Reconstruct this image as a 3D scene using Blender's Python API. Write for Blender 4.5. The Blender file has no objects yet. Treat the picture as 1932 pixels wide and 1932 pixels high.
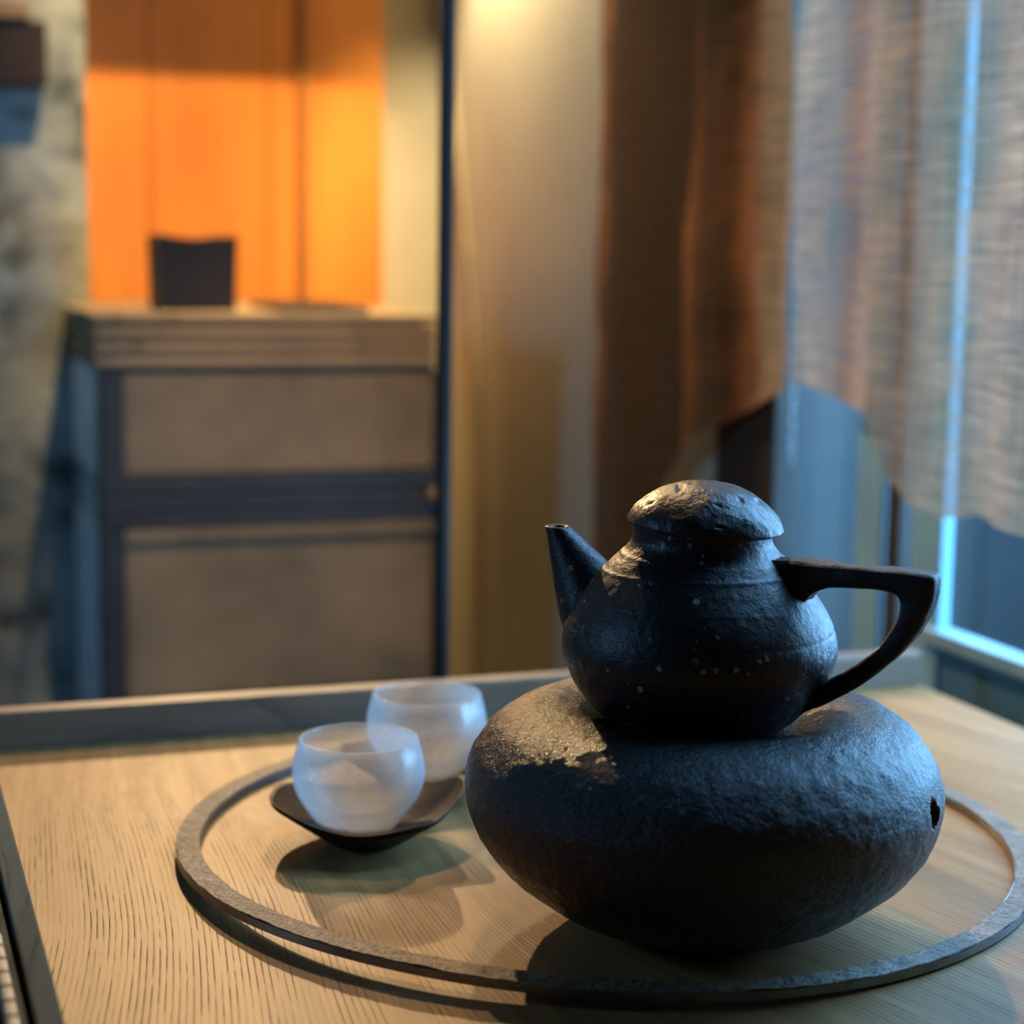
import bpy, bmesh, math, random
from mathutils import Vector, Matrix, noise

random.seed(7)
scene = bpy.context.scene
PI = math.pi
R = math.radians

# ------------------------------------------------------------------ camera
FPX = 3500.0
cam_d = bpy.data.cameras.new('camera')
cam = bpy.data.objects.new('camera', cam_d)
scene.collection.objects.link(cam)
cam_d.sensor_width = 36.0
cam_d.lens = 36.0 * FPX / 1932.0
cam.location = (0, 0, 0.295)
cam.rotation_euler = (Matrix.Rotation(R(90 - 8.1), 4, 'X') @ Matrix.Rotation(0.016, 4, 'Z')).to_euler()
cam_d.clip_start = 0.02
cam_d.dof.use_dof = True
cam_d.dof.focus_distance = 0.80
cam_d.dof.aperture_fstop = 5.6
scene.camera = cam

# ------------------------------------------------------------------ colour management
vs = scene.view_settings
vs.view_transform = 'Standard'
vs.look = 'None'
vs.gamma = 1.0
vs.use_curve_mapping = False
vs.exposure = 0.0
cy = scene.cycles
cy.max_bounces = 6; cy.diffuse_bounces = 2; cy.glossy_bounces = 2; cy.transmission_bounces = 6; cy.transparent_max_bounces = 8
cy.caustics_reflective = False; cy.caustics_refractive = False
cy.sample_clamp_indirect = 6.0
cy.use_adaptive_sampling = True; cy.adaptive_threshold = 0.06

# room frame: u runs along the back wall to the right, v away from the viewer, z up from the table top
ANG = R(19.5)
O3 = Vector((0.291, 1.2379, 0.0))
E1 = Vector((math.cos(ANG), math.sin(ANG), 0))
E2 = Vector((-math.sin(ANG), math.cos(ANG), 0))
def W(u, v, z=0.0):
    return O3 + E1 * u + E2 * v + Vector((0, 0, z))

# ------------------------------------------------------------------ world: dusk-blue daylight outside the windows
world = bpy.data.worlds.new('sky')
scene.world = world
world.use_nodes = True
wn = world.node_tree.nodes
wn['Background'].inputs['Color'].default_value = (0.25, 0.57, 1.0, 1)
wn['Background'].inputs['Strength'].default_value = 14.0

# ------------------------------------------------------------------ lights
def aim(o, target):
    o.rotation_euler = (Vector(target) - o.location).to_track_quat('-Z', 'Y').to_euler()

def spot(name, loc, target, watts, col, cone, blend, radius):
    l = bpy.data.lights.new(name, 'SPOT')
    l.energy = watts; l.color = col; l.spot_size = R(cone); l.spot_blend = blend
    l.shadow_soft_size = radius
    o = bpy.data.objects.new(name, l)
    scene.collection.objects.link(o)
    o.location = loc
    aim(o, target)
    return o

def portal(name, loc, towards, sx, sy):
    l = bpy.data.lights.new(name, 'AREA')
    l.shape = 'RECTANGLE'; l.size = sx; l.size_y = sy
    l.cycles.is_portal = True
    o = bpy.data.objects.new(name, l)
    scene.collection.objects.link(o)
    o.location = loc
    aim(o, towards)
    return o

WARM = (1.0, 0.66, 0.33)
WARM2 = (1.0, 0.66, 0.32)
# low spotlight over the cabinet, shining forward across the table
spot('shelf_spotlight', W(-0.315, 1.055, 0.72), (0.0, 0.80, 0.0), 50, WARM2, 62, 0.5, 0.010)
# ceiling spotlight, steeper
spot('ceiling_spotlight', (-0.09, 1.80, 1.22), (0.0, 0.88, 0.0), 40, WARM2, 60, 0.6, 0.012)
# ceiling spotlight onto the orange panel
spot('niche_spotlight', W(-0.26, 0.60, 1.56), W(-0.29, 1.22, 0.27), 165, (1.0, 0.60, 0.25), 32, 0.7, 0.012)
# fill spot added out of view to warm the cabinet front
spot('cabinet_spotlight', W(-0.35, -0.10, 1.75), W(-0.25, 0.80, 0.03), 160, WARM2, 18, 0.9, 0.02)
# portals at the two windows
portal('right_window_portal', W(0.070, 0.0, 0.35), W(-1, 0.0, 0.35), 0.88, 1.52)
portal('left_window_portal', W(-1.97, 0.15, 0.75), W(0, 0.15, 0.75), 0.38, 0.46)

# ------------------------------------------------------------------ helpers
def link(o, parent=None):
    scene.collection.objects.link(o)
    if parent is not None:
        o.parent = parent
    return o

def tag(o, label=None, cat=None, group=None, kind=None):
    if label: o['label'] = label
    if cat: o['category'] = cat
    if group: o['group'] = group
    if kind: o['kind'] = kind
    return o

def thing(name, loc, rz=0.0, label=None, cat=None, group=None, kind=None):
    o = bpy.data.objects.new(name, None)
    o.empty_display_size = 0.02
    o.location = loc
    o.rotation_euler = (0, 0, rz)
    link(o)
    return tag(o, label, cat, group, kind)

def finish(name, bm, mat, parent=None, smooth=True, loc=None, rz=0.0):
    me = bpy.data.meshes.new(name)
    bmesh.ops.recalc_face_normals(bm, faces=bm.faces[:])
    bm.to_mesh(me); bm.free()
    if smooth:
        for p in me.polygons: p.use_smooth = True
    if mat: me.materials.append(mat)
    o = bpy.data.objects.new(name, me)
    link(o, parent)
    if loc is not None: o.location = loc
    if rz: o.rotation_euler = (0, 0, rz)
    return o

def box_bm(x0, x1, y0, y1, z0, z1, bev=0.0, seg=2):
    bm = bmesh.new()
    v = [bm.verts.new((x, y, z)) for z in (z0, z1) for y in (y0, y1) for x in (x0, x1)]
    for f in ((0,1,3,2),(4,6,7,5),(0,4,5,1),(2,3,7,6),(0,2,6,4),(1,5,7,3)):
        bm.faces.new([v[i] for i in f])
    bmesh.ops.recalc_face_normals(bm, faces=bm.faces[:])
    if bev > 0:
        bmesh.ops.bevel(bm, geom=bm.edges[:], offset=bev, segments=seg, affect='EDGES', profile=0.6)
    return bm

def ubox(name, u0, u1, v0, v1, z0, z1, mat, parent=None, bev=0.0, base=None):
    """box given in room coordinates; its own base point is the object origin"""
    if parent is not None:
        b = parent['_base']
        bm = box_bm(u0-b[0], u1-b[0], v0-b[1], v1-b[1], z0-b[2], z1-b[2], bev)
        return finish(name, bm, mat, parent, smooth=False)
    cu, cv = (u0+u1)/2, (v0+v1)/2
    bm = box_bm(u0-cu, u1-cu, v0-cv, v1-cv, 0, z1-z0, bev)
    return finish(name, bm, mat, None, False, W(cu, cv, z0), ANG)

def uthing(name, u, v, z, **kw):
    o = thing(name, W(u, v, z), ANG, **kw)
    o['_base'] = (u, v, z)
    return o

def interp(profile, n):
    """smooth (Catmull-Rom) resampling of a list of (r, z)"""
    P = [Vector((p[0], p[1], 0)) for p in profile]
    P = [P[0]*2-P[1]] + P + [P[-1]*2-P[-2]]
    out = []
    m = len(P) - 3
    for i in range(n):
        t = i / (n-1) * m
        k = min(int(t), m-1); f = t-k
        a, b, c, d = P[k], P[k+1], P[k+2], P[k+3]
        q = 0.5*((2*b)+(c-a)*f+(2*a-5*b+4*c-d)*f*f+(3*b-3*c+d-a)*f**3)
        out.append((max(q.x, 0.0), q.y))
    return out

def lathe(pts, seg, disp=None, close=False):
    bm = bmesh.new()
    rings = []
    for j, (r, z) in enumerate(pts):
        if r < 1e-6:
            rings.append([bm.verts.new((0, 0, z))])
        else:
            ring = []
            for i in range(seg):
                a = 2*PI*i/seg
                ring.append(bm.verts.new((r*math.cos(a), r*math.sin(a), z)))
            rings.append(ring)
    def skin(A, B):
        if len(A) == 1 and len(B) == 1: return
        for i in range(seg):
            k = (i+1) % seg
            if len(A) == 1: bm.faces.new((A[0], B[k], B[i]))
            elif len(B) == 1: bm.faces.new((A[i], A[k], B[0]))
            else: bm.faces.new((A[i], A[k], B[k], B[i]))
    for A, B in zip(rings, rings[1:]): skin(A, B)
    if close: skin(rings[-1], rings[0])
    bmesh.ops.recalc_face_normals(bm, faces=bm.faces[:])
    if disp:
        bm.normal_update()
        mv = [(v, v.normal.copy(), disp(v.co)) for v in bm.verts]
        for v, n, d in mv: v.co += n*d
    return bm

def fbm(p, scale, octv=4, gain=0.5):
    s, a, f = 0.0, 1.0, scale
    for _ in range(octv):
        s += a*noise.noise(p*f); a *= gain; f *= 2.03
    return s

def tube_bm(path, radius, seg=12):
    """round tube along points; radius number or list"""
    bm = bmesh.new()
    pts = [Vector(p) for p in path]
    up = Vector((0.31, 0.87, 0.2)).normalized()
    rings = []
    for i, p in enumerate(pts):
        t = (pts[min(i+1, len(pts)-1)] - pts[max(i-1, 0)]).normalized()
        x = t.cross(up).normalized(); y = t.cross(x).normalized()
        r = radius[i] if isinstance(radius, (list, tuple)) else radius
        rings.append([bm.verts.new(p + (x*math.cos(2*PI*k/seg) + y*math.sin(2*PI*k/seg))*r) for k in range(seg)])
    for A, B in zip(rings, rings[1:]):
        for k in range(seg):
            bm.faces.new((A[k], A[(k+1) % seg], B[(k+1) % seg], B[k]))
    bm.faces.new(rings[0]); bm.faces.new(rings[-1])
    return bm

# ------------------------------------------------------------------ material helpers
def new_mat(name):
    m = bpy.data.materials.new(name)
    m.use_nodes = True
    nt = m.node_tree
    return m, nt, nt.nodes['Principled BSDF']

def node(nt, typ, **kw):
    n = nt.nodes.new(typ)
    for k, v in kw.items():
        if k.startswith('i_'):
            key = k[2:].replace('_', ' ')
            n.inputs[key].default_value = v
        else:
            setattr(n, k, v)
    return n

def ramp(nt, fac, stops, interp='LINEAR'):
    r = nt.nodes.new('ShaderNodeValToRGB')
    r.color_ramp.interpolation = interp
    el = r.color_ramp.elements
    while len(el) > 1: el.remove(el[-1])
    el[0].position, el[0].color = stops[0][0], (*stops[0][1], 1) if len(stops[0][1]) == 3 else stops[0][1]
    for p, c in stops[1:]:
        e = el.new(p); e.color = (*c, 1)
    nt.links.new(fac, r.inputs['Fac'])
    return r.outputs['Color']

def mathn(nt, op, a, b=None, c=None, clamp=False):
    n = nt.nodes.new('ShaderNodeMath'); n.operation = op; n.use_clamp = clamp
    for i, x in enumerate((a, b, c)):
        if x is None: continue
        if isinstance(x, (int, float)): n.inputs[i].default_value = x
        else: nt.links.new(x, n.inputs[i])
    return n.outputs[0]

def mixc(nt, fac, a, b, mode='MIX'):
    n = nt.nodes.new('ShaderNodeMix'); n.data_type = 'RGBA'; n.blend_type = mode
    for s, x in ((n.inputs[0], fac), (n.inputs[6], a), (n.inputs[7], b)):
        if isinstance(x, (int, float)): s.default_value = x
        elif isinstance(x, tuple): s.default_value = (*x, 1)
        else: nt.links.new(x, s)
    return n.outputs[2]

def coords(nt, rot=(0,0,0), scale=(1,1,1), loc=(0,0,0)):
    tc = nt.nodes.new('ShaderNodeTexCoord')
    mp = nt.nodes.new('ShaderNodeMapping')
    mp.inputs['Rotation'].default_value = rot
    mp.inputs['Scale'].default_value = scale
    mp.inputs['Location'].default_value = loc
    nt.links.new(tc.outputs['Object'], mp.inputs['Vector'])
    return mp.outputs['Vector']

def noise_tex(nt, vec, scale, detail=4, rough=0.55, dist=0.0):
    n = node(nt, 'ShaderNodeTexNoise')
    n.inputs['Scale'].default_value = scale; n.inputs['Detail'].default_value = detail
    n.inputs['Roughness'].default_value = rough; n.inputs['Distortion'].default_value = dist
    nt.links.new(vec, n.inputs['Vector'])
    return n

def bump(nt, height, strength, dist, bsdf, prev=None):
    b = node(nt, 'ShaderNodeBump')
    b.inputs['Strength'].default_value = strength; b.inputs['Distance'].default_value = dist
    nt.links.new(height, b.inputs['Height'])
    if prev is not None: nt.links.new(prev, b.inputs['Normal'])
    nt.links.new(b.outputs['Normal'], bsdf.inputs['Normal'])
    return b.outputs['Normal']

def simple(name, col, rough=0.6, metal=0.0, var=0.12, vscale=20, bumpd=0.0, bscale=200):
    m, nt, b = new_mat(name)
    v = coords(nt)
    n = noise_tex(nt, v, vscale, 5)
    lo = tuple(c*(1-var) for c in col); hi = tuple(min(c*(1+var), 1) for c in col)
    nt.links.new(ramp(nt, n.outputs['Fac'], [(0.3, lo), (0.7, hi)]), b.inputs['Base Color'])
    b.inputs['Roughness'].default_value = rough; b.inputs['Metallic'].default_value = metal
    if bumpd:
        n2 = noise_tex(nt, v, bscale, 4)
        bump(nt, n2.outputs['Fac'], 0.6, bumpd, b)
    return m

def wood(name, c_light, c_dark, c_pore, rot=0.0, swirl=None, ring=85, warp=0.02, wscale=5, rough=0.4, loc=(0,0,0), pore=1.0, axis_rot=(0,0,0), bdist=0.0004, fan=None):
    """ring-porous wood; grain runs along local y"""
    m, nt, b = new_mat(name)
    v = coords(nt, (axis_rot[0], axis_rot[1], rot+axis_rot[2]), (1,1,1), loc)
    if fan:
        sx = node(nt, 'ShaderNodeSeparateXYZ'); nt.links.new(v, sx.inputs[0])
        off = mathn(nt, 'MULTIPLY', mathn(nt, 'MULTIPLY', mathn(nt, 'SUBTRACT', sx.outputs[0], fan[1]), sx.outputs[1]), fan[0])
        cx = node(nt, 'ShaderNodeCombineXYZ')
        nt.links.new(mathn(nt, 'ADD', sx.outputs[0], off), cx.inputs[0]); nt.links.new(sx.outputs[1], cx.inputs[1]); nt.links.new(sx.outputs[2], cx.inputs[2])
        v = cx.outputs[0]
    if swirl:
        # the growth rings bow around a spot, as in a flat-sawn board
        sx = node(nt, 'ShaderNodeSeparateXYZ'); nt.links.new(v, sx.inputs[0])
        dx = mathn(nt, 'DIVIDE', mathn(nt, 'SUBTRACT', sx.outputs[0], swirl[0]), swirl[2])
        dy = mathn(nt, 'DIVIDE', mathn(nt, 'SUBTRACT', sx.outputs[1], swirl[1]), swirl[3])
        d2 = mathn(nt, 'ADD', mathn(nt, 'MULTIPLY', dx, dx), mathn(nt, 'MULTIPLY', dy, dy))
        gs = mathn(nt, 'MULTIPLY', mathn(nt, 'EXPONENT', mathn(nt, 'MULTIPLY', d2, -1.0)), swirl[4])
        cx = node(nt, 'ShaderNodeCombineXYZ')
        nt.links.new(mathn(nt, 'ADD', sx.outputs[0], gs), cx.inputs[0]); nt.links.new(sx.outputs[1], cx.inputs[1]); nt.links.new(sx.outputs[2], cx.inputs[2])
        v = cx.outputs[0]
    nz = noise_tex(nt, v, wscale, 0.5, 0.35)
    sub = node(nt, 'ShaderNodeVectorMath', operation='SUBTRACT'); sub.inputs[1].default_value = (0.5, 0.5, 0.5)
    nt.links.new(nz.outputs['Color'], sub.inputs[0])
    mul = node(nt, 'ShaderNodeVectorMath', operation='MULTIPLY'); mul.inputs[1].default_value = (warp*4, 0, warp*2)
    nt.links.new(sub.outputs[0], mul.inputs[0])
    add = node(nt, 'ShaderNodeVectorMath', operation='ADD')
    nt.links.new(v, add.inputs[0]); nt.links.new(mul.outputs[0], add.inputs[1])
    wv = add.outputs[0]
    wave = node(nt, 'ShaderNodeTexWave', wave_type='BANDS', bands_direction='X', wave_profile='SAW')
    wave.inputs['Scale'].default_value = ring
    wave.inputs['Distortion'].default_value = 0.0
    wave.inputs['Detail'].default_value = 1
    wave.inputs['Detail Scale'].default_value = 0.35
    nt.links.new(wv, wave.inputs['Vector'])
    def stretched(sx, sy):
        s = node(nt, 'ShaderNodeVectorMath', operation='MULTIPLY'); s.inputs[1].default_value = (sx, sy, sx)
        nt.links.new(wv, s.inputs[0]); return s.outputs[0]
    streak = noise_tex(nt, stretched(60, 2.2), 1.0, 5, 0.6)
    fine = noise_tex(nt, stretched(1500, 45), 1.0, 3, 0.6)
    broad = noise_tex(nt, v, 9, 3)
    ringm = ramp(nt, wave.outputs['Fac'], [(0.0, (1,1,1)), (0.14, (0.25,)*3), (0.4, (0,0,0)), (0.94, (0.05,)*3), (1.0, (1,1,1))])
    patch = ramp(nt, noise_tex(nt, stretched(90, 7), 1.0, 2, 0.5).outputs['Fac'], [(0.38, (0.22,)*3), (0.58, (1,1,1))])
    ringm = mathn(nt, 'MULTIPLY', ringm, patch)
    base = ramp(nt, streak.outputs['Fac'], [(0.28, c_dark), (0.72, c_light)])
    base = mixc(nt, mathn(nt, 'MULTIPLY', broad.outputs['Fac'], 0.45), base, c_dark)
    base = mixc(nt, mathn(nt, 'MULTIPLY', ringm, 0.30), base, c_pore)
    pm = ramp(nt, fine.outputs['Fac'], [(0.44, (0,0,0)), (0.56, (1,1,1))])
    pores = mathn(nt, 'MULTIPLY', pm, ringm)
    base = mixc(nt, mathn(nt, 'MULTIPLY', pores, 0.85*pore), base, c_pore)
    nt.links.new(base, b.inputs['Base Color'])
    b.inputs['Roughness'].default_value = rough
    b.inputs['Specular IOR Level'].default_value = 0.35
    h = mathn(nt, 'SUBTRACT', mathn(nt, 'MULTIPLY', fine.outputs['Fac'], 0.35), mathn(nt, 'MULTIPLY', pores, 1.0))
    bump(nt, h, 0.5, bdist, b)
    return m

# ------------------------------------------------------------------ materials
M = {}
M['table'] = wood('table_wood', (0.50, 0.270, 0.096), (0.24, 0.115, 0.038), (0.045, 0.021, 0.007), ring=100, warp=0.012, wscale=3.5, rough=0.50, fan=(0.9, -0.12), swirl=(-0.03, 0.155, 0.085, 0.12, 0.05))
M['tray_wood'] = wood('tray_wood', (0.46, 0.28, 0.135), (0.30, 0.17, 0.075), (0.075, 0.037, 0.015), rot=R(4), ring=80, warp=0.03, wscale=3.5, rough=0.48, loc=(0.37, 0.11, 0))
M['rim_dark'] = wood('rim_wood', (0.25, 0.18, 0.125), (0.14, 0.10, 0.07), (0.04, 0.03, 0.02), ring=40, rot=R(90), rough=0.42)
M['side_wood'] = wood('side_wood', (0.11, 0.11, 0.082), (0.07, 0.07, 0.054), (0.02, 0.02, 0.015), ring=40, rough=0.6)
sb = M['side_wood'].node_tree.nodes['Principled BSDF']
sb.inputs['Specular IOR Level'].default_value = 0.08; sb.inputs['Roughness'].default_value = 0.85
M['beige'] = simple('beige_plaster', (0.53, 0.49, 0.37), 0.85, var=0.06, vscale=6, bumpd=0.001, bscale=90)
M['plain'] = simple('dim_plaster', (0.12, 0.12, 0.12), 0.9, var=0.08, vscale=4)
M['floor'] = wood('floor_boards', (0.12, 0.08, 0.05), (0.07, 0.045, 0.03), (0.02, 0.012, 0.008), ring=20, rough=0.5)
M['orange'] = None
M['dark_metal'] = simple('black_metal', (0.011, 0.010, 0.009), 0.6, 0.0)
M['black_lacquer'] = simple('black_lacquer', (0.014, 0.016, 0.02), 0.22)
M['post_wood'] = simple('dark_post_wood', (0.035, 0.022, 0.014), 0.6, var=0.3, vscale=30)
M['cab_board'] = wood('cabinet_board', (0.50, 0.36, 0.20), (0.32, 0.22, 0.12), (0.09, 0.06, 0.035), ring=30, axis_rot=(0,0,R(90)), rough=0.55)
M['cab_panel'] = simple('cabinet_panel_wood', (0.19, 0.14, 0.08), 0.6, var=0.4, vscale=7)
M['cab_dark'] = simple('cabinet_dark_wood', (0.03, 0.032, 0.035), 0.45, var=0.2)
M['cab_side'] = simple('cabinet_side_wood', (0.66, 0.70, 0.70), 0.45, var=0.15)  # side made pale and bluish in place of cool window light
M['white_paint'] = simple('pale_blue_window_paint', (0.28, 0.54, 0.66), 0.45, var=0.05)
M['blue_paint'] = simple('grey_blue_window_paint', (0.28, 0.46, 0.54), 0.4, var=0.08)
M['teal_wall'] = simple('grey_teal_sill_wall', (0.09, 0.23, 0.31), 0.4, var=0.08)
M['pale_metal'] = simple('pale_grey_metal', (0.15, 0.15, 0.14), 0.5, 0.3, var=0.15, vscale=60)
M['cord'] = simple('tan_cord', (0.30, 0.24, 0.15), 0.8)  # tone of the soft shadow line on the beige wall
M['fence'] = simple('fence_board', (0.006, 0.009, 0.0095), 0.8, var=0.2, vscale=14)
M['fence2'] = simple('fence_board_pale', (0.012, 0.0175, 0.015), 0.8, var=0.2, vscale=14)
M['ground'] = simple('garden_ground', (0.07, 0.10, 0.11), 0.9, var=0.3, vscale=8)
M['hoop_metal'] = simple('dull_steel_band', (0.20, 0.23, 0.25), 0.30, 1.0, var=0.25, vscale=60)
M['lamp_shade'] = simple('lamp_shade_metal', (0.02, 0.02, 0.02), 0.5)

# orange panel: reddish lacquered boards
m, nt, b = new_mat('orange_panel')
v = coords(nt, (0, 0, 0), (14, 14, 2.0))
n = noise_tex(nt, v, 1.0, 3, 0.5)
nt.links.new(ramp(nt, n.outputs['Fac'], [(0.3, (0.62, 0.215, 0.030)), (0.7, (0.86, 0.31, 0.050))]), b.inputs['Base Color'])
b.inputs['Roughness'].default_value = 0.5
M['orange'] = m
M['batten'] = simple('brown_batten', (0.30, 0.13, 0.035), 0.6)

# mottled stone
m, nt, b = new_mat('mottled_stone')
v = coords(nt)
n = noise_tex(nt, v, 16, 3, 0.5)
n2 = noise_tex(nt, v, 5, 2)
c1 = ramp(nt, n.outputs['Fac'], [(0.34, (0.09, 0.125, 0.125)), (0.46, (0.30, 0.38, 0.38)), (0.66, (0.44, 0.53, 0.50))])
c1 = mixc(nt, ramp(nt, n2.outputs['Fac'], [(0.5, (0,0,0)), (0.7, (0.5,)*3)]), c1, (0.24, 0.20, 0.06))
nt.links.new(c1, b.inputs['Base Color'])
b.inputs['Roughness'].default_value = 0.85
bump(nt, n.outputs['Fac'], 0.7, 0.01, b)
M['stone'] = m

# black clay
def clay(name, base, rough, grain, bump_d, specks=True):
    m, nt, b = new_mat(name)
    v = coords(nt)
    big = noise_tex(nt, v, 45, 4)
    fine = noise_tex(nt, v, grain, 4, 0.65)
    vor = node(nt, 'ShaderNodeTexVoronoi'); vor.inputs['Scale'].default_value = 230
    wob = noise_tex(nt, v, 380, 2)
    wsc = node(nt, 'ShaderNodeVectorMath', operation='SCALE'); wsc.inputs['Scale'].default_value = 0.0042
    nt.links.new(wob.outputs['Color'], wsc.inputs[0])
    wad = node(nt, 'ShaderNodeVectorMath', operation='ADD'); nt.links.new(v, wad.inputs[0]); nt.links.new(wsc.outputs[0], wad.inputs[1])
    nt.links.new(wad.outputs[0], vor.inputs['Vector'])
    lo = tuple(c*0.7 for c in base); hi = tuple(c*1.35 for c in base)
    col = ramp(nt, big.outputs['Fac'], [(0.3, lo), (0.7, hi)])
    spark = noise_tex(nt, v, grain*2.4, 2, 0.6)
    hgt = mathn(nt, 'ADD', mathn(nt, 'MULTIPLY', big.outputs['Fac'], 0.8), mathn(nt, 'ADD', fine.outputs['Fac'], mathn(nt, 'MULTIPLY', spark.outputs['Fac'], 0.7)))
    if specks:
        sel = node(nt, 'ShaderNodeSeparateColor'); nt.links.new(vor.outputs['Color'], sel.inputs[0])
        pick = mathn(nt, 'GREATER_THAN', sel.outputs[0], 0.60)
        size = mathn(nt, 'MULTIPLY', mathn(nt, 'POWER', sel.outputs[1], 1.5), 0.40)
        near = mathn(nt, 'LESS_THAN', vor.outputs['Distance'], size)
        patch = ramp(nt, noise_tex(nt, v, 26, 2).outputs['Fac'], [(0.40, (0,0,0)), (0.55, (1,1,1))])
        sp = mathn(nt, 'MULTIPLY', mathn(nt, 'MULTIPLY', pick, near), patch)
        col = mixc(nt, mathn(nt, 'MULTIPLY', sp, 0.7), col, (0.38, 0.37, 0.35))
        hgt = mathn(nt, 'ADD', hgt, mathn(nt, 'MULTIPLY', sp, 1.2))
    nt.links.new(col, b.inputs['Base Color'])
    b.inputs['Specular IOR Level'].default_value = 0.42
    nt.links.new(ramp(nt, fine.outputs['Fac'], [(0.3, (rough*0.8,)*3), (0.7, (min(rough*1.3, 1),)*3)]), b.inputs['Roughness'])
    bump(nt, hgt, 0.75, bump_d, b)
    return m
M['clay_pot'] = clay('black_clay_teapot', (0.010, 0.011, 0.0125), 0.38, 420, 0.0004)
M['clay_lid'] = clay('black_clay_lid', (0.011, 0.0115, 0.0125), 0.36, 300, 0.0005, False)
M['clay_warmer'] = clay('black_clay_warmer', (0.010, 0.011, 0.0125), 0.29, 480, 0.0011, False)
M['clay_handle'] = clay('black_clay_handle', (0.012, 0.011, 0.011), 0.55, 350, 0.0006, False)

# saucer wood
M['saucer'] = wood('dark_saucer_wood', (0.036, 0.017, 0.009), (0.016, 0.008, 0.0045), (0.007, 0.004, 0.002), ring=45, warp=0.03, rough=0.5, rot=R(70))

M['saucer'].node_tree.nodes['Principled BSDF'].inputs['Specular IOR Level'].default_value = 0.15

# frosted glass: each ground surface lets most light through and scatters the rest
m, nt, b = new_mat('frosted_glass')
v = coords(nt)
n = noise_tex(nt, v, 55, 3)
df = node(nt, 'ShaderNodeBsdfDiffuse'); df.inputs['Color'].default_value = (0.66, 0.68, 0.69, 1)
tl = node(nt, 'ShaderNodeBsdfTranslucent'); tl.inputs['Color'].default_value = (0.70, 0.71, 0.71, 1)
tr = node(nt, 'ShaderNodeBsdfTransparent'); tr.inputs['Color'].default_value = (0.97, 0.98, 0.985, 1)
gl = node(nt, 'ShaderNodeBsdfGlossy'); gl.inputs['Roughness'].default_value = 0.26
lw = node(nt, 'ShaderNodeLayerWeight'); lw.inputs['Blend'].default_value = 0.35
mx = node(nt, 'ShaderNodeMixShader'); mx.inputs[0].default_value = 0.55
nt.links.new(df.outputs[0], mx.inputs[1]); nt.links.new(tl.outputs[0], mx.inputs[2])
mx2 = node(nt, 'ShaderNodeMixShader')
haze = mathn(nt, 'ADD', mathn(nt, 'MULTIPLY', lw.outputs['Facing'], 0.46), mathn(nt, 'MULTIPLY', n.outputs['Fac'], 0.46))
nt.links.new(haze, mx2.inputs[0]); nt.links.new(tr.outputs[0], mx2.inputs[1]); nt.links.new(mx.outputs[0], mx2.inputs[2])
mx3 = node(nt, 'ShaderNodeMixShader')
nt.links.new(mathn(nt, 'ADD', mathn(nt, 'MULTIPLY', lw.outputs['Fresnel'], 0.16), 0.02), mx3.inputs[0])
nt.links.new(mx2.outputs[0], mx3.inputs[1]); nt.links.new(gl.outputs[0], mx3.inputs[2])
nt.links.new(mx3.outputs[0], nt.nodes['Material Output'].inputs['Surface'])
M['frost'] = m

# clear window glass
m, nt, b = new_mat('window_glass')
gl = node(nt, 'ShaderNodeBsdfGlossy'); gl.inputs['Roughness'].default_value = 0.02
tr = node(nt, 'ShaderNodeBsdfTransparent'); tr.inputs['Color'].default_value = (0.95, 0.98, 0.99, 1)
mx = node(nt, 'ShaderNodeMixShader')
mx.inputs[0].default_value = 0.06; nt.links.new(tr.outputs[0], mx.inputs[1]); nt.links.new(gl.outputs[0], mx.inputs[2])
nt.links.new(mx.outputs[0], nt.nodes['Material Output'].inputs['Surface'])
M['glass'] = m

# loose woven curtain cloth
def cloth(name, col, transp, transl):
    m, nt, b = new_mat(name)
    tc = node(nt, 'ShaderNodeTexCoord')
    uvv = tc.outputs['UV']
    def st(sx, sy):
        s = node(nt, 'ShaderNodeVectorMath', operation='MULTIPLY'); s.inputs[1].default_value = (sx, sy, 1)
        nt.links.new(uvv, s.inputs[0]); return s.outputs[0]
    weft = noise_tex(nt, st(14, 210), 1.0, 3, 0.6)
    warp_ = noise_tex(nt, st(260, 8), 1.0, 3, 0.6)
    blot = noise_tex(nt, st(5, 5), 1.0, 4)
    w = mathn(nt, 'ADD', mathn(nt, 'MULTIPLY', weft.outputs['Fac'], 0.6), mathn(nt, 'MULTIPLY', warp_.outputs['Fac'], 0.4))
    w = mathn(nt, 'ADD', mathn(nt, 'MULTIPLY', w, 0.7), mathn(nt, 'MULTIPLY', blot.outputs['Fac'], 0.3))
    lo = tuple(c*0.55 for c in col); hi = tuple(min(c*1.5, 1) for c in col)
    c = ramp(nt, w, [(0.36, lo), (0.64, hi)])
    df = node(nt, 'ShaderNodeBsdfDiffuse'); nt.links.new(c, df.inputs['Color'])
    tl = node(nt, 'ShaderNodeBsdfTranslucent'); nt.links.new(c, tl.inputs['Color'])
    mx = node(nt, 'ShaderNodeMixShader'); mx.inputs[0].default_value = transl
    nt.links.new(df.outputs[0], mx.inputs[1]); nt.links.new(tl.outputs[0], mx.inputs[2])
    tr = node(nt, 'ShaderNodeBsdfTransparent')
    mx2 = node(nt, 'ShaderNodeMixShader')
    f = ramp(nt, w, [(0.40, (min(transp*1.8, 1),)*3), (0.60, (transp*0.35,)*3)])
    nt.links.new(f, mx2.inputs[0])
    nt.links.new(mx.outputs[0], mx2.inputs[1]); nt.links.new(tr.outputs[0], mx2.inputs[2])
    nt.links.new(mx2.outputs[0], nt.nodes['Material Output'].inputs['Surface'])
    return m
M['cloth_left'] = cloth('rust_brown_cloth', (0.34, 0.135, 0.048), 0.10, 0.25)  # darker copy of the one curtain cloth, shade put into its colour
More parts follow.
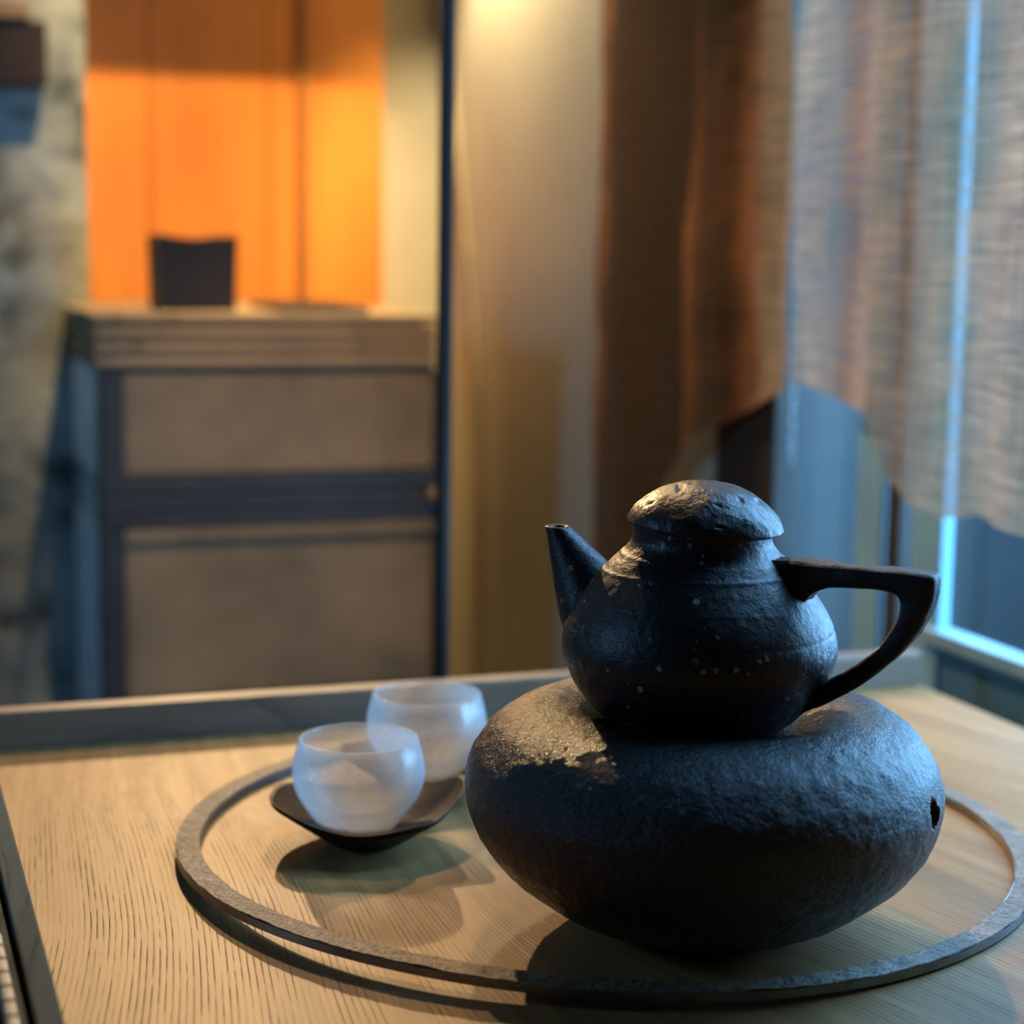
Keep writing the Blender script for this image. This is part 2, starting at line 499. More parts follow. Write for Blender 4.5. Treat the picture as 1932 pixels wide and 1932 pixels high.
M['cloth_right'] = cloth('brown_gauze_cloth', (0.42, 0.26, 0.155), 0.20, 0.24)  # paler copy of the same cloth, window backlight put into its colour

# ------------------------------------------------------------------ room shell
ZF, ZC = -0.42, 1.95
UL, VF, VB, UR = -2.0, -2.4, 1.32, 0.05
tag(ubox('floor', UL, UR+0.12, VF, VB+0.1, ZF-0.05, ZF, M['floor']), kind='structure')
tag(ubox('ceiling', UL, UR+0.12, VF, VB+0.1, ZC, ZC+0.05, M['plain']), kind='structure')
tag(ubox('wall_back', UL, UR+0.12, VB, VB+0.1, ZF, ZC, M['beige']), kind='structure')
tag(ubox('wall_front', UL, UR+0.12, VF-0.1, VF, ZF, ZC, M['plain']), kind='structure')

def wall_with_hole(name, u0, u1, v0, v1, hv0, hv1, hz0, hz1, mats):
    """wall slab along v with a rectangular opening, one mesh"""
    cu, cv = (u0+u1)/2, (v0+v1)/2
    bm = bmesh.new()
    for (a0, a1, z0, z1) in ((v0, hv0, ZF, ZC), (hv1, v1, ZF, ZC), (hv0, hv1, ZF, hz0), (hv0, hv1, hz1, ZC)):
        if a1-a0 < 1e-4 or z1-z0 < 1e-4: continue
        t = box_bm(u0-cu, u1-cu, a0-cv, a1-cv, z0-ZF, z1-ZF)
        me = bpy.data.meshes.new('t'); t.to_mesh(me); t.free(); bm.from_mesh(me); bpy.data.meshes.remove(me)
    o = finish(name, bm, mats, None, False, W(cu, cv, ZF), ANG)
    return tag(o, kind='structure')
# right wall: beige beyond the dark post, window opening nearer the viewer
wall_with_hole('wall_right', UR, UR+0.015, VF, VB, -0.44, 0.44, ZF, 1.10, M['beige'])
wall_with_hole('wall_far_left', UL-0.1, UL, VF, VB, -0.04, 0.34, 0.52, 0.98, M['plain'])

# stone pier to the left of the niche
bm = box_bm(-0.78, 0.78, -0.14, 0.14, 0, ZC-ZF)
bmesh.ops.subdivide_edges(bm, edges=bm.edges[:], cuts=40, use_grid_fill=True)
for vtx in bm.verts:
    if abs(vtx.co.y) > 0.139 or abs(vtx.co.x) > 0.779:
        vtx.co += Vector((0.3, -1, 0))*0.006*fbm(vtx.co, 9, 3)
o = finish('wall_left', bm, M['stone'], None, True, W(-0.443-0.78, 1.03+0.14, ZF), ANG)
tag(o, kind='structure')

# dark post at the end of the window
tag(ubox('trim_1', UR-0.010, UR+0.016, 0.325, 0.439, ZF, 1.098, M['post_wood'], bev=0.003), kind='structure')

# low wall beneath the near window and its sill rail; full-height pane beyond it
win = uthing('window_1', UR+0.05, -0.4, ZF, kind='structure')
ubox('sill_panel', UR+0.002, UR+0.014, -0.439, 0.100, ZF, 0.0125, M['teal_wall'], win)
ubox('bottom_rail', UR-0.006, UR+0.014, -0.439, 0.100, 0.0128, 0.0245, M['blue_paint'], win, 0.002)
ubox('frame_post', UR+0.000, UR+0.010, 0.0785, 0.121, ZF, 1.098, M['white_paint'], win, 0.002)
ubox('frame_post', UR+0.002, UR+0.010, 0.1415, 0.1595, ZF, 1.098, M['post_wood'], win, 0.002)
ubox('frame_post', UR+0.000, UR+0.010, 0.163, 0.203, ZF, 1.098, M['white_paint'], win, 0.002)
ubox('frame_post', UR+0.000, UR+0.010, -0.439, -0.41, ZF, 1.098, M['white_paint'], win, 0.002)
ubox('pane', UR+0.005, UR+0.008, 0.2032, 0.3248, ZF, 1.098, M['glass'], win)
ubox('pane', UR+0.005, UR+0.008, -0.4098, 0.0783, 0.0246, 1.098, M['glass'], win)

# outside: ground and fence
tag(ubox('ground', 0.16, 4.0, -4.0, 4.0, ZF-0.06, ZF-0.01, M['ground']), kind='structure')
fence = uthing('garden_fence', 0.75, 0.4, ZF-0.01, label='blurred grey-green board fence outside the window behind the teapot handle', cat='fence')
vv = -0.9
k = 0
while vv < 2.6:
    wd = (0.11, 0.16, 0.09, 0.13)[k % 4]
    ubox('board', 0.74, 0.765 + 0.006*(k % 3), vv, vv+wd-0.006, ZF-0.01, 0.85 if vv > 0.55 else 0.0, M['fence2'] if k % 3 == 1 else M['fence'], fence)
    vv += wd; k += 1

# ------------------------------------------------------------------ orange wall panel, brown strip and added shadow board
pan = uthing('wall_panel', -0.215, VB-0.02, 0.20, label='bright orange wooden wall panel lit behind the cabinet', cat='wall panel')
for (a, bb) in ((-0.46, -0.335), (-0.335, -0.185), (-0.185, -0.143), (-0.137, -0.033)):
    ubox('board', a+0.0008, bb-0.0008, VB-0.018, VB-0.001, 0.12, 0.90, M['orange'], pan, 0.001)
ubox('batten', -0.1460, -0.1345, VB-0.026, VB-0.004, 0.12, 0.90, M['batten'], pan, 0.002)  # narrow raised strip in a darker brown
sh = ubox('niche_shelf', -0.44, -0.03, 1.05, VB-0.001, 0.88, 0.90, M['cab_board'])  # added out of view to throw the shadow line across the panel
tag(sh, 'brown wooden shelf board fixed high across the niche above the orange panel', 'shelf')
# ledge behind the cabinet
tag(ubox('trim_2', -0.440, -0.112, 1.035, VB-0.028, ZF, 0.222, M['cab_panel']), kind='structure')

# ------------------------------------------------------------------ cabinet
cab = uthing('cabinet', -0.285, 0.92, ZF, label='dark wooden cabinet with layered board top against the orange panel', cat='cabinet')
CU0, CU1, CV0, CV1 = -0.465, -0.106, 0.80, 1.032
for i in range(4):
    z1 = 0.2245 - i*0.0145
    ubox('top_board', CU0-0.004*(3-i)/3, CU1+0.002*(3-i)/3, CV0-0.004*(3-i)/3, CV1, z1-0.0085, z1, M['cab_board'], cab, 0.0018)
ubox('core', CU0+0.012, CU1-0.006, CV0+0.012, CV1, 0.1665, 0.213, M['cab_dark'], cab)
ubox('body', CU0+0.014, CU1-0.004, CV0+0.012, CV1, ZF+0.02, 0.1665, M['cab_dark'], cab)
for (z0, z1) in ((0.062, 0.1665), (-0.17, 0.004), (-0.38, -0.20)):
    ubox('front_panel', CU0+0.028, CU1-0.006, CV0+0.006, CV0+0.014, z0, z1, M['cab_panel'], cab, 0.002)
for i in range(3):
    z1 = 0.060 - i*0.0175
    ubox('band_board', CU0+0.002, CU1-0.001, CV0-0.002+0.001*i, CV1, z1-0.0165, z1-0.0006, M['cab_dark'], cab, 0.0015)
ubox('panel_rail', CU0+0.028, CU1-0.006, CV0+0.001, CV0+0.014, -0.006, 0.0068, M['cab_panel'], cab, 0.001)
ubox('corner_post', CU0+0.004, CU0+0.028, CV0+0.001, CV0+0.03, ZF, 0.1665, M['cab_dark'], cab, 0.002)
ubox('corner_post', CU0+0.002, CU0+0.02, CV0+0.03, CV1, ZF, 0.1665, M['cab_side'], cab, 0.002)
ubox('corner_post', CU1-0.008, CU1, CV0+0.001, CV0+0.03, ZF, 0.1665, M['cab_dark'], cab, 0.001)
kb = lathe(interp([(0.0, 0.012), (0.006, 0.0115), (0.0085, 0.008), (0.006, 0.004), (0.004, 0.0), (0.0, 0.0)], 14), 20)
kn = finish('knob', kb, M['cab_board'], cab)
kn.location = (-0.113+0.285, 0.7985-0.92, 0.036-ZF)
kn.rotation_euler = (R(90), 0, 0)

# black vessel on the cabinet (square, slightly flared, hollow)
def square_pot(w0, w1, h, t):
    bm = bmesh.new()
    def ring(w, z, dip=0.0):
        vs_ = []
        n = 6
        for (sx, sy, ex, ey) in ((-1,-1,1,-1), (1,-1,1,1), (1,1,-1,1), (-1,1,-1,-1)):
            for i in range(n):
                f = i/n
                x = sx+(ex-sx)*f; y = sy+(ey-sy)*f
                vs_.append(bm.verts.new((x*w/2, y*w/2, z - dip*(1-(2*f-1)**2))))
        return vs_
    rs = [ring(w0, 0), ring(w0*1.005, 0.003), ring((w0+w1)/2, h*0.5), ring(w1, h, 0.004), ring(w1-2*t, h, 0.004), ring(w0-2*t, t)]
    for A, B in zip(rs, rs[1:]):
        for i in range(len(A)):
            j = (i+1) % len(A); bm.faces.new((A[i], A[j], B[j], B[i]))
    bm.faces.new(rs[0]); bm.faces.new(rs[-1])
    return bm
o = finish('square_planter', square_pot(0.079, 0.083, 0.079, 0.006), M['dark_metal'], None, False, W(-0.3475, 0.925, 0.2245), ANG)
tag(o, 'small black square vessel standing on the cabinet in front of the orange panel', 'vessel')

# thin dark slab standing in for a shaded gap on the cabinet top
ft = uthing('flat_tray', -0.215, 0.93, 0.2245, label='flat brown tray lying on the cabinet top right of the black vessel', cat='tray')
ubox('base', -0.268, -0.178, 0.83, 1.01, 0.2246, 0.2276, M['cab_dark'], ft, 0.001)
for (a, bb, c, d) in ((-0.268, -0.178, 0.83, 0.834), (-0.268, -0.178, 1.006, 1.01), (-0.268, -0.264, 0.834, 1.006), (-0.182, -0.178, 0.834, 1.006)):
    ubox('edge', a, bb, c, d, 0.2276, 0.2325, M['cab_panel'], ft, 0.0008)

# dark wall box on the stone at the upper left
wb = uthing('wall_cabinet', -0.53, 1.0, 0.47, label='dark wooden wall box on the stone wall at the upper left corner', cat='wall box')
ubox('body', -0.66, -0.486, 1.004, 1.028, 0.458, 0.526, M['post_wood'], wb, 0.003)
ubox('lid', -0.67, -0.503, 1.000, 1.028, 0.5265, 0.545, M['cab_board'], wb, 0.002)

# ------------------------------------------------------------------ floor lamp in the corner
pole = thing('pole_stand', W(-0.2598, 0.30, ZF), 0, 'slim black upright pole standing behind the table beside the cabinet', 'pole')
finish('base', lathe([(0, 0), (0.07, 0), (0.07, 0.006), (0.06, 0.012), (0.012, 0.016), (0, 0.016)], 40), M['dark_metal'], pole)
finish('shaft', tube_bm([(0, 0, 0.01), (0, 0, 0.5), (0, 0, 0.9), (-0.001, 0, 1.30)], 0.0062, 16), M['dark_metal'], pole)
finish('cap', lathe(interp([(0, 0.02), (0.006, 0.018), (0.009, 0.01), (0.008, 0.0), (0, 0.0)], 14), 20), M['dark_metal'], pole).location = (-0.001, 0, 1.295)
lamp = thing('pendant_lamp', W(0.0, 1.08, 0.80), 0, 'small black pendant lamp hanging in the corner above the frame, lighting the beige wall', 'lamp')
finish('shade', lathe([(0.012, 0.085), (0.02, 0.08), (0.046, 0.0), (0.043, 0.0), (0.018, 0.075), (0.010, 0.081)], 40, close=True), M['lamp_shade'], lamp)
finish('cable', tube_bm([(0, 0, 0.08), (0, 0, 0.5), (0, 0, ZC-0.80)], 0.0025, 8), M['dark_metal'], lamp)
bulb = bpy.data.lights.new('pendant_bulb', 'SPOT')
bulb.energy = 30; bulb.color = (1.0, 0.77, 0.43); bulb.shadow_soft_size = 0.012; bulb.spot_size = R(120); bulb.spot_blend = 0.6
bo = bpy.data.objects.new('pendant_bulb', bulb); link(bo, lamp); bo.location = (0, 0, 0.02); bo.rotation_euler = Vector((E1*0.15 - E2*0.28 + Vector((0, 0, -1)))).to_track_quat('-Z', 'Y').to_euler()
# tan tube standing in for a soft shadow line on the wall
def wallpt(v, z): return W(UR-0.006, v, z)
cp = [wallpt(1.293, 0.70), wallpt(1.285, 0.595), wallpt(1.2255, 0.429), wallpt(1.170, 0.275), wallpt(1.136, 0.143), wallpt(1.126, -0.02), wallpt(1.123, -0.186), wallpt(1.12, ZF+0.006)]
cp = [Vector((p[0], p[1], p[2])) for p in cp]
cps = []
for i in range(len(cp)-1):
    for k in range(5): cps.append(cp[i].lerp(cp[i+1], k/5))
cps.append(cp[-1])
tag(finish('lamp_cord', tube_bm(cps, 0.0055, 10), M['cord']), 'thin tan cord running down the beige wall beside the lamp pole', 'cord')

# ------------------------------------------------------------------ curtains
def curtain(name, v_a, v_b, hem, ztop, mat, label, u0, amp, freq, seed, taper=None, nu=150, nz=170):
    """cloth hanging along the window wall from v_a (near) to v_b (far); hem(v) gives the lower edge"""
    me = bpy.data.meshes.new(name)
    verts, faces, uvs = [], [], []
    base = W(u0, (v_a+v_b)/2, 0)
    for i in range(nu+1):
        f = i/nu
        for j in range(nz+1):
            g = j/nz
            va, vb_ = v_a, v_b
            v = va + (vb_-va)*f
            zb = hem(v)
            z = ztop + (zb-ztop)*g
            if taper: v += taper(f, z)
            fold = amp*(math.sin(freq*v + 1.2*math.sin(5*v+seed) + 1.5*(z-0.3)) + 0.5*math.sin(2.3*freq*v+seed))
            fold *= 0.55 + 0.45*min(1, max(0, (0.8-z)/0.6))
            fold += 0.006*fbm(Vector((v*4, z*4, seed)), 2.0, 3)
            p = W(u0+fold, v, z)
            verts.append(p - base); uvs.append((v, z))
    for i in range(nu):
        for j in range(nz):
            a = i*(nz+1)+j
            faces.append((a, a+1, a+nz+2, a+nz+1))
    me.from_pydata([tuple(p) for p in verts], [], faces)
    ul = me.uv_layers.new(name='UVMap')
    for l in me.loops: ul.data[l.index].uv = uvs[l.vertex_index]
    for p in me.polygons: p.use_smooth = True
    me.materials.append(mat)
    o = bpy.data.objects.new(name, me)
    link(o); o.location = base
    return tag(o, label, 'curtain', 'curtains at the window')

def lerp_table(tab):
    tab = sorted(tab)
    def f(x):
        if x <= tab[0][0]: return tab[0][1]
        for (a, ya), (b_, yb) in zip(tab, tab[1:]):
            if x <= b_:
                t = (x-a)/(b_-a); t = t*t*(3-2*t)*0.5 + t*0.5
                return ya + (yb-ya)*t
        return tab[-1][1]
    return f
hemR = lerp_table([(0.285, 0.190), (0.240, 0.189), (0.181, 0.1816), (0.1345, 0.1788), (0.119, 0.1545), (0.1037, 0.1325), (0.0747, 0.1164), (0.0404, 0.113), (0.0017, 0.1197), (-0.0482, 0.117), (-0.30, 0.11)])
hemL = lerp_table([(0.270, 0.190), (0.2853, 0.182), (0.36, 0.158), (0.4237, 0.132), (0.4798, 0.108), (0.5131, 0.079), (0.5341, 0.0465), (0.56, 0.0), (0.60, -0.02), (0.69, -0.02)])
curtain('curtain', -0.12, 0.281, hemR, 1.45, M['cloth_right'], 'pale brown gauze curtain backlit by the window at the upper right', 0.022, 0.004, 30, 1.3)
curtain('curtain', 0.284, 0.69, hemL, 1.45, M['cloth_left'], 'rust-brown curtain with slanting hem hanging behind the teapot lid', 0.020, 0.007, 26, 4.1,
        taper=lambda f, z: (0.014*math.sin((z-0.1)*5.0) if f > 0 else 0)*f**3)
rod = ubox('curtain_rail', 0.008, 0.036, -0.40, 0.80, 1.452, 1.472, M['dark_metal'])
tag(rod, 'dark curtain rail high above the window', 'curtain rail')

# ------------------------------------------------------------------ table
tb = uthing('table', -0.32, -0.45, ZF, label='brown wooden table with raised rims carrying the hoop, the warmer and the cups', cat='table')
TV0, TV1 = -1.02, 0.018
ubox('tabletop', -0.628, 0.0, TV0, TV1+0.014, -0.028, 0.0, M['table'], tb, 0.0015)
ubox('back_rim', -0.640, 0.0, TV1, TV1+0.0145, -0.001, 0.0235, M['rim_dark'], tb, 0.0025)
ubox('left_rim', -0.6370, -0.6275, TV0, TV1-0.0005, -0.028, 0.030, M['side_wood'], tb, 0.0012)
ubox('left_ledge', -0.70, -0.6390, TV0, TV1-0.01, 0.004, 0.027, M['side_wood'], tb, 0.001)
ubox('handle_plate', -0.685, -0.650, -0.66, -0.385, 0.0268, 0.0285, M['cab_dark'], tb, 0.001)
for vq in range(7):
    ubox('handle_bar', -0.6475, -0.6425, -0.46+0.0135*vq, -0.46+0.0135*vq+0.0128, 0.0268, 0.0335, M['pale_metal'], tb, 0.0015)
for (lu, lv) in ((-0.60, TV0+0.04), (-0.06, TV0+0.04), (-0.60, TV1-0.04), (-0.06, TV1-0.04)):
    ubox('leg', lu-0.022, lu+0.022, lv-0.022, lv+0.022, ZF, -0.0285, M['rim_dark'], tb, 0.002)

# ------------------------------------------------------------------ round tray
TC = Vector((0.0485, 0.9040, 0.0))
m, nt, b = new_mat('worn_hoop_wood')
v = coords(nt)
n1 = noise_tex(nt, v, 420, 5, 0.7); n2 = noise_tex(nt, v, 60, 4)
c = ramp(nt, n1.outputs['Fac'], [(0.38, (0.07, 0.048, 0.03)), (0.62, (0.40, 0.28, 0.17))])
c = mixc(nt, ramp(nt, n2.outputs['Fac'], [(0.45, (0,0,0)), (0.65, (0.6,)*3)]), c, (0.12, 0.085, 0.06))
nt.links.new(c, b.inputs['Base Color']); b.inputs['Roughness'].default_value = 0.42
bump(nt, n1.outputs['Fac'], 0.9, 0.0016, b)
M['worn'] = m
hoop = thing('wooden_hoop', TC, 0, 'thin round hoop with worn wooden top and metal edge around the warmer on the table', 'hoop')
ro, ri, hh = 0.2128, 0.2010, 0.0042
def lift(a):
    # the old hoop is warped: it rests on the table except at the front left, where it bows up
    d = (math.degrees(a) + 122 + 180) % 360 - 180
    return 0.0004 + 0.0064*math.exp(-(d/46)**2)
def hoop_bm(sec, seg, ragged):
    bm = bmesh.new()
    rings = []
    for i in range(seg):
        a = 2*PI*i/seg
        c_, s_ = math.cos(a), math.sin(a)
        ring = []
        for (r, z) in sec:
            p = Vector((c_*0.2, s_*0.2, r))
            dr = ragged*0.0006*fbm(p, 60, 3) + 0.0005*math.sin(3*a+0.6)
            dz = ragged*0.0005*fbm(p+Vector((4, 0, 0)), 110, 3)
            ring.append(bm.verts.new(((r+dr)*c_, (r+dr)*s_, z+dz+lift(a))))
        rings.append(ring)
    n_ = len(sec)
    for i in range(seg):
        A, B = rings[i], rings[(i+1) % seg]
        for k in range(n_): bm.faces.new((A[k], A[(k+1) % n_], B[(k+1) % n_], B[k]))
    return bm
finish('side_band', hoop_bm([(ri, 0.0), (ri, hh-0.0006), (ri+0.0008, hh-0.0008), (ro-0.0008, hh-0.0008), (ro, hh-0.0006), (ro, 0.0)], 480, 0.0), M['hoop_metal'], hoop, smooth=False)
finish('top_face', hoop_bm([(ri+0.0003, hh-0.0007), (ri+0.0004, hh), (ri+0.003, hh+0.0001), (ri+0.006, hh+0.0001), (ro-0.003, hh+0.0001), (ro-0.0004, hh), (ro-0.0003, hh-0.0007)], 900, 1.0), M['worn'], hoop, smooth=False)

# ------------------------------------------------------------------ teapot warmer
WX, WY, WZ = 0.0853, 0.791, 0.0008
def hole_dir(deg): return Vector((math.sin(R(deg)), -math.cos(R(deg)), 0))
HD = hole_dir(61)
def warmer_disp(p):
    d = 0.0006*fbm(p, 26, 2) + 0.00035*fbm(p, 160, 3, 0.65)
    band = 0.00012*math.sin(p.z*520 + 2*noise.noise(p*20))
    return d + band
prof = [(0, 0.0), (0.018, 0.0), (0.038, 0.0005), (0.0565, 0.0068), (0.0745, 0.0168), (0.0895, 0.0290), (0.0990, 0.0425), (0.1035, 0.0560), (0.1038, 0.0680), (0.0988, 0.0800), (0.0898, 0.0900), (0.0782, 0.0963), (0.066, 0.0982), (0.0555, 0.0967), (0.047, 0.0927), (0.040, 0.0892), (0.030, 0.0882), (0.012, 0.0882), (0, 0.0882)]
bm = lathe(interp(prof, 230), 560, warmer_disp)
hc = Vector((0.1035*HD.x, 0.1035*HD.y, 0.0655))
side = Vector((-HD.y, HD.x, 0))
for vtx in bm.verts:
    d = vtx.co - hc
    if d.length < 0.012:
        q = math.hypot(d.dot(side)/0.0050, d.z/0.0058)
        if q < 1.0:
            f = min(1.0, (1-q)/0.12)
            vtx.co -= HD*0.026*f
wm = thing('teapot_warmer', (WX, WY, WZ), 0, 'round black clay warmer with a small vent hole, under the teapot', 'teapot warmer')
finish('body', bm, M['clay_warmer'], wm)

# ------------------------------------------------------------------ teapot
PX, PY, PZ = 0.0822, 0.791, WZ + 0.0884
tp = thing('teapot', (PX, PY, PZ), 0, 'rough black clay teapot with domed lid standing on the warmer', 'teapot')
def pot_disp(p):
    d = 0.0004*fbm(p, 28, 2) + 0.00016*fbm(p, 210, 3, 0.6)
    for zz, amp in ((0.0760, 0.0002), (0.0695, 0.00035), (0.046, -0.0003), (0.0315, 0.0002), (0.024, -0.0003), (0.058, 0.00012)):
        w = 0.0006
        a = math.atan2(p.y, p.x)
        d += amp*math.exp(-((p.z - zz - 0.0010*math.sin(a*1.0+zz*400))/w)**2)
    return d
zb = 0.0
bp = [(0, 0.0), (0.020, 0.0), (0.0335, 0.0003), (0.0395, 0.0035), (0.0470, 0.0105), (0.0545, 0.0205), (0.0588, 0.0310), (0.0595, 0.0385), (0.0572, 0.0475), (0.0525, 0.0562), (0.0455, 0.0655), (0.0388, 0.0730), (0.0330, 0.0785), (0.0305, 0.0820), (0.0300, 0.0855), (0.0302, 0.0890), (0.0288, 0.0892), (0.0285, 0.0840), (0.026, 0.078)]
finish('body', lathe(interp(bp, 210), 420, pot_disp), M['clay_pot'], tp)
# lid
def lid_disp(p):
    d = 0.00045*fbm(p, 55, 2) + 0.0003*fbm(p, 190, 2)
    pit = noise.noise(p*120 + Vector((3, 1, 7)))
    if pit > 0.34 and p.z > 0.004: d -= 0.005*(pit-0.34)
    return d
lp = [(0, 0.0205), (0.006, 0.0202), (0.013, 0.0188), (0.020, 0.0158), (0.0262, 0.0112), (0.0312, 0.0058), (0.0336, 0.0006), (0.0330, -0.0012), (0.0300, -0.0010), (0.027, -0.0012), (0.026, -0.006), (0, -0.006)]
lid = finish('lid', lathe(interp(lp[:9], 90) + lp[9:], 300, lid_disp), M['clay_lid'], tp)
lid.location = (0.0012, 0, 0.0892); lid.scale = (1, 1, 0.92)
lid.rotation_euler = (R(0.5), R(3.0), 0)
# spout: tapered hollow tube, pointing left and a little away
HA = R(-22)
hx, hy = math.cos(HA), math.sin(HA)
HB = R(-27)
hx2, hy2 = math.cos(HB), math.sin(HB)
def along_h(r, z, side=0.0): return Vector((hx2*r*1.015 - hy2*side, hy2*r*1.015 + hx2*side, z))
def along(r, z, side=0.0): return Vector((hx*r - hy*side, hy*r + hx*side, z))
sp_path = [(-0.036, 0.036), (-0.0455, 0.0475), (-0.0525, 0.0585), (-0.0590, 0.0700), (-0.0640, 0.0790), (-0.0665, 0.0835)]
sp_rad = [0.0230, 0.0190, 0.0148, 0.0103, 0.0072, 0.0060]
SN = 40
cen = interp(sp_path_abs := [(-p[0], p[1]) for p in sp_path], SN)
rad = [r for r, _ in interp([(r, i) for i, r in enumerate(sp_rad)], SN)]
bm = bmesh.new()
rings = []
SEG = 56
tip = SN-1
def spout_ring(i, rr, dz=0.0, flat=0.0):
    r, z = -cen[i][0], cen[i][1]
    k = max(i-1, 0); l = min(i+1, SN-1)
    t = Vector((-(cen[l][0]-cen[k][0]), cen[l][1]-cen[k][1], 0)).normalized()
    nx = Vector((t.y, -t.x, 0))
    # towards the tip the rings turn level so that the mouth is cut flat
    s = flat
    nx = (nx*(1-s) + Vector((1, 0, 0))*s).normalized()
    out = []
    for q in range(SEG):
        a = 2*PI*q/SEG
        ox = nx.x*math.cos(a)*rr; oz = nx.y*math.cos(a)*rr; os = math.sin(a)*rr
        p = along(r+ox, z+oz+dz, os)
        d = 0.0005*fbm(p, 60, 2) + 0.0002*fbm(p, 260, 2)
        out.append(bm.verts.new(p + Vector((math.cos(a)*d*hx, math.cos(a)*d*hy, 0))))
    return out
for i in range(SN):
    rings.append(spout_ring(i, rad[i], 0, max(0, (i/(SN-1)-0.55)/0.45)))
rings.append(spout_ring(tip, 0.0052, 0.0004, 1))
rings.append(spout_ring(tip, 0.0034, 0.0, 1))
rings.append(spout_ring(tip, 0.0030, -0.010, 1))
for A, B in zip(rings, rings[1:]):
    for q in range(SEG): bm.faces.new((A[q], A[(q+1) % SEG], B[(q+1) % SEG], B[q]))
bm.faces.new(rings[-1])
finish('spout', bm, M['clay_pot'], tp)
# handle: flat slab cut to a D outline, built from outer and inner outlines
outer = [(0.0300, 0.0772), (0.045, 0.0778), (0.060, 0.0777), (0.075, 0.0775), (0.088, 0.0773), (0.096, 0.0768), (0.1005, 0.0758), (0.1012, 0.0715), (0.1005, 0.0660), (0.0985, 0.0595), (0.0955, 0.0530), (0.0910, 0.0465), (0.0855, 0.0400), (0.0790, 0.0335), (0.0715, 0.0272), (0.0640, 0.0218), (0.0560, 0.0170), (0.0480, 0.0130)]
inner = [(0.0400, 0.0500), (0.0485, 0.0615), (0.0530, 0.0665), (0.0600, 0.0683), (0.070, 0.0687), (0.078, 0.0688), (0.0835, 0.0682), (0.0868, 0.0665), (0.0880, 0.0630), (0.0872, 0.0585), (0.0850, 0.0538), (0.0815, 0.0480), (0.0770, 0.0425), (0.0715, 0.0372), (0.0655, 0.0325), (0.0590, 0.0280), (0.0530, 0.0245), (0.0440, 0.0210)]
NH = 120
oo = interp(outer, NH); ii = interp(inner, NH)
bm = bmesh.new()
secs = []
for k in range(NH):
    (ro_, zo_), (ri_, zi_) = oo[k], ii[k]
    hw = 0.0073
    sec = []
    prof_h = [(0, -0.75), (0, -0.4), (0, 0.4), (0, 0.75), (0.14, 1), (0.5, 1.0), (0.86, 1), (1, 0.75), (1, 0.4), (1, -0.4), (1, -0.75), (0.86, -1), (0.5, -1.0), (0.14, -1)]
    for (f, s) in prof_h:
        r = ro_ + (ri_-ro_)*f; z = zo_ + (zi_-zo_)*f
        p = along_h(r, z, s*hw)
        nz = Vector((noise.noise(p*150), noise.noise(p*150+Vector((9, 2, 4))), noise.noise(p*150+Vector((1, 8, 3)))))
        p += nz*0.0006 + Vector((0, 0, 0.0008*noise.noise(p*45)))
        sec.append(bm.verts.new(p))
    secs.append(sec)
for A, B in zip(secs, secs[1:]):
    n_ = len(A)
    for q in range(n_): bm.faces.new((A[q], A[(q+1) % n_], B[(q+1) % n_], B[q]))
bm.faces.new(secs[0]); bm.faces.new(secs[-1])
finish('handle', bm, M['clay_handle'], tp)

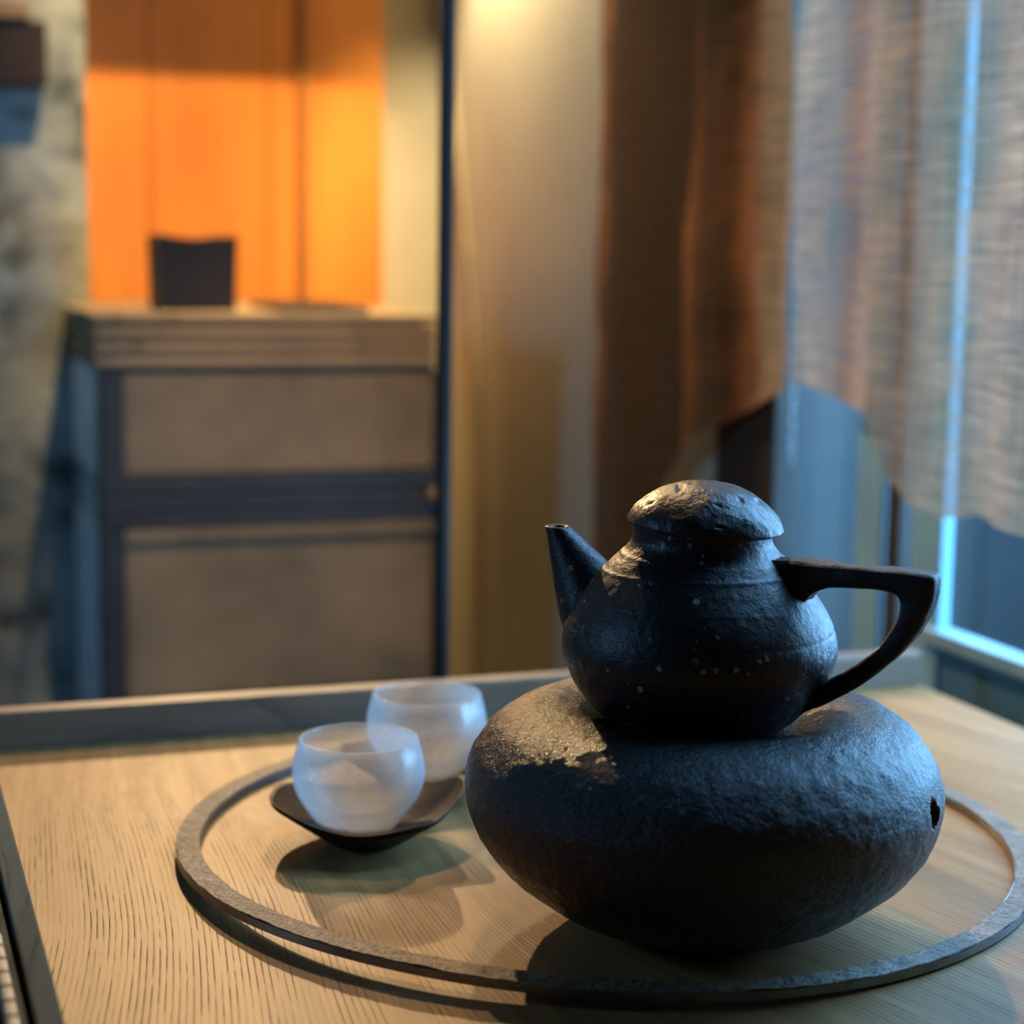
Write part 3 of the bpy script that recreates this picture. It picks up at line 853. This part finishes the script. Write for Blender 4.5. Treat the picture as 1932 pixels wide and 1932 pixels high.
# ------------------------------------------------------------------ saucers and glass cups
def saucer_mesh(seed, rot, bumpv):
    """shallow hand-carved leaf-shaped dish, upturned at two ends"""
    bm = bmesh.new()
    NA, NRr = 120, 26
    def rim_r(a):
        return 0.0468*(1 + 0.045*math.cos(2*(a-rot)) + 0.014*math.sin(5*a+seed) + 0.008*math.sin(9*a+2*seed))
    def rim_z(a):
        return 0.0208 + 0.0038*math.cos(2*(a-rot)) + bumpv*max(0, math.cos(a-rot))**6 + 0.0009*math.sin(5*a+seed)
    top, bot = [], []
    for j in range(NRr+1):
        f = j/NRr
        tr_, br_ = [], []
        for i in range(NA):
            a = 2*PI*i/NA
            rr = rim_r(a)*f
            g = max(0, (f-0.36)/0.64)
            zt = 0.0112 + (rim_z(a)-0.0112)*g**1.5
            zt += 0.0003*fbm(Vector((rr*math.cos(a), rr*math.sin(a), seed)), 90, 2)
            g2 = max(0, (f-0.36)/0.64)
            zbt = (rim_z(a)-0.0022)*g2**1.05
            tr_.append((rr*math.cos(a), rr*math.sin(a), zt)); br_.append((rr*math.cos(a)*(0.985 if j == NRr else 1), rr*math.sin(a)*(0.985 if j == NRr else 1), zbt))
        top.append(tr_); bot.append(br_)
    def mk(rows, flip):
        ctr = bm.verts.new((0, 0, rows[1][0][2]))
        R_ = [[bm.verts.new(p) for p in row] for row in rows[1:]]
        for i in range(NA):
            j = (i+1) % NA
            bm.faces.new((ctr, R_[0][i], R_[0][j]) if not flip else (ctr, R_[0][j], R_[0][i]))
        for A, B in zip(R_, R_[1:]):
            for i in range(NA):
                j = (i+1) % NA
                bm.faces.new((A[i], B[i], B[j], A[j]) if not flip else (A[i], A[j], B[j], B[i]))
        return R_[-1]
    t = mk(top, False); u = mk(bot, True)
    for i in range(NA):
        j = (i+1) % NA
        bm.faces.new((t[i], u[i], u[j], t[j]))
    return bm
TZ = 0.0003
S1 = (-0.0700, 0.8955); S2 = (-0.0430, 0.987)
o = finish('saucer', saucer_mesh(1.0, R(8), 0.006), M['saucer'], None, True, (S1[0], S1[1], TZ))
tag(o, 'dark brown carved wooden saucer under the front glass cup', 'saucer', 'saucers on the tray')
o = finish('saucer', saucer_mesh(3.3, R(14), 0.012), M['saucer'], None, True, (S2[0], S2[1], TZ))
tag(o, 'dark brown carved wooden saucer under the rear glass cup', 'saucer', 'saucers on the tray')

cup_prof_out = [(0.0, 0.0), (0.0175, 0.0), (0.0198, 0.0005), (0.0222, 0.0035), (0.0265, 0.0105), (0.0304, 0.0180), (0.0325, 0.0258), (0.0325, 0.0315), (0.0316, 0.0385), (0.0302, 0.0440), (0.0295, 0.0478)]
def cup_bm():
    out = interp(cup_prof_out, 60)
    rim_ = [(0.0292, 0.0485), (0.0287, 0.0487), (0.0282, 0.0484)]
    inn = [(max(r-0.0016, 0), max(z, 0.0028)) for r, z in reversed(out[:-2])]
    ins = []
    for r, z in inn:
        if ins and abs(r-ins[-1][0]) < 1e-6 and abs(z-ins[-1][1]) < 1e-6: continue
        ins.append((r, z))
    while len(ins) > 2 and ins[-1][0] < 1e-6 and ins[-2][0] < 1e-6: ins.pop()
    return lathe([(r, z*0.89) for r, z in out + rim_ + ins], 120)
CZ = TZ + 0.0117
cA = finish('tea_cup', cup_bm(), M['frost'], None, True, (-0.0737, 0.888, CZ))
tag(cA, 'frosted glass tea cup in front, on a dark wooden saucer', 'cup', 'frosted glass cups')
cB = cA.copy(); link(cB)
cB.location = (-0.0446, 0.982, CZ+0.0003)
tag(cB, 'frosted glass tea cup behind, nearer the back rim of the table', 'cup', 'frosted glass cups')
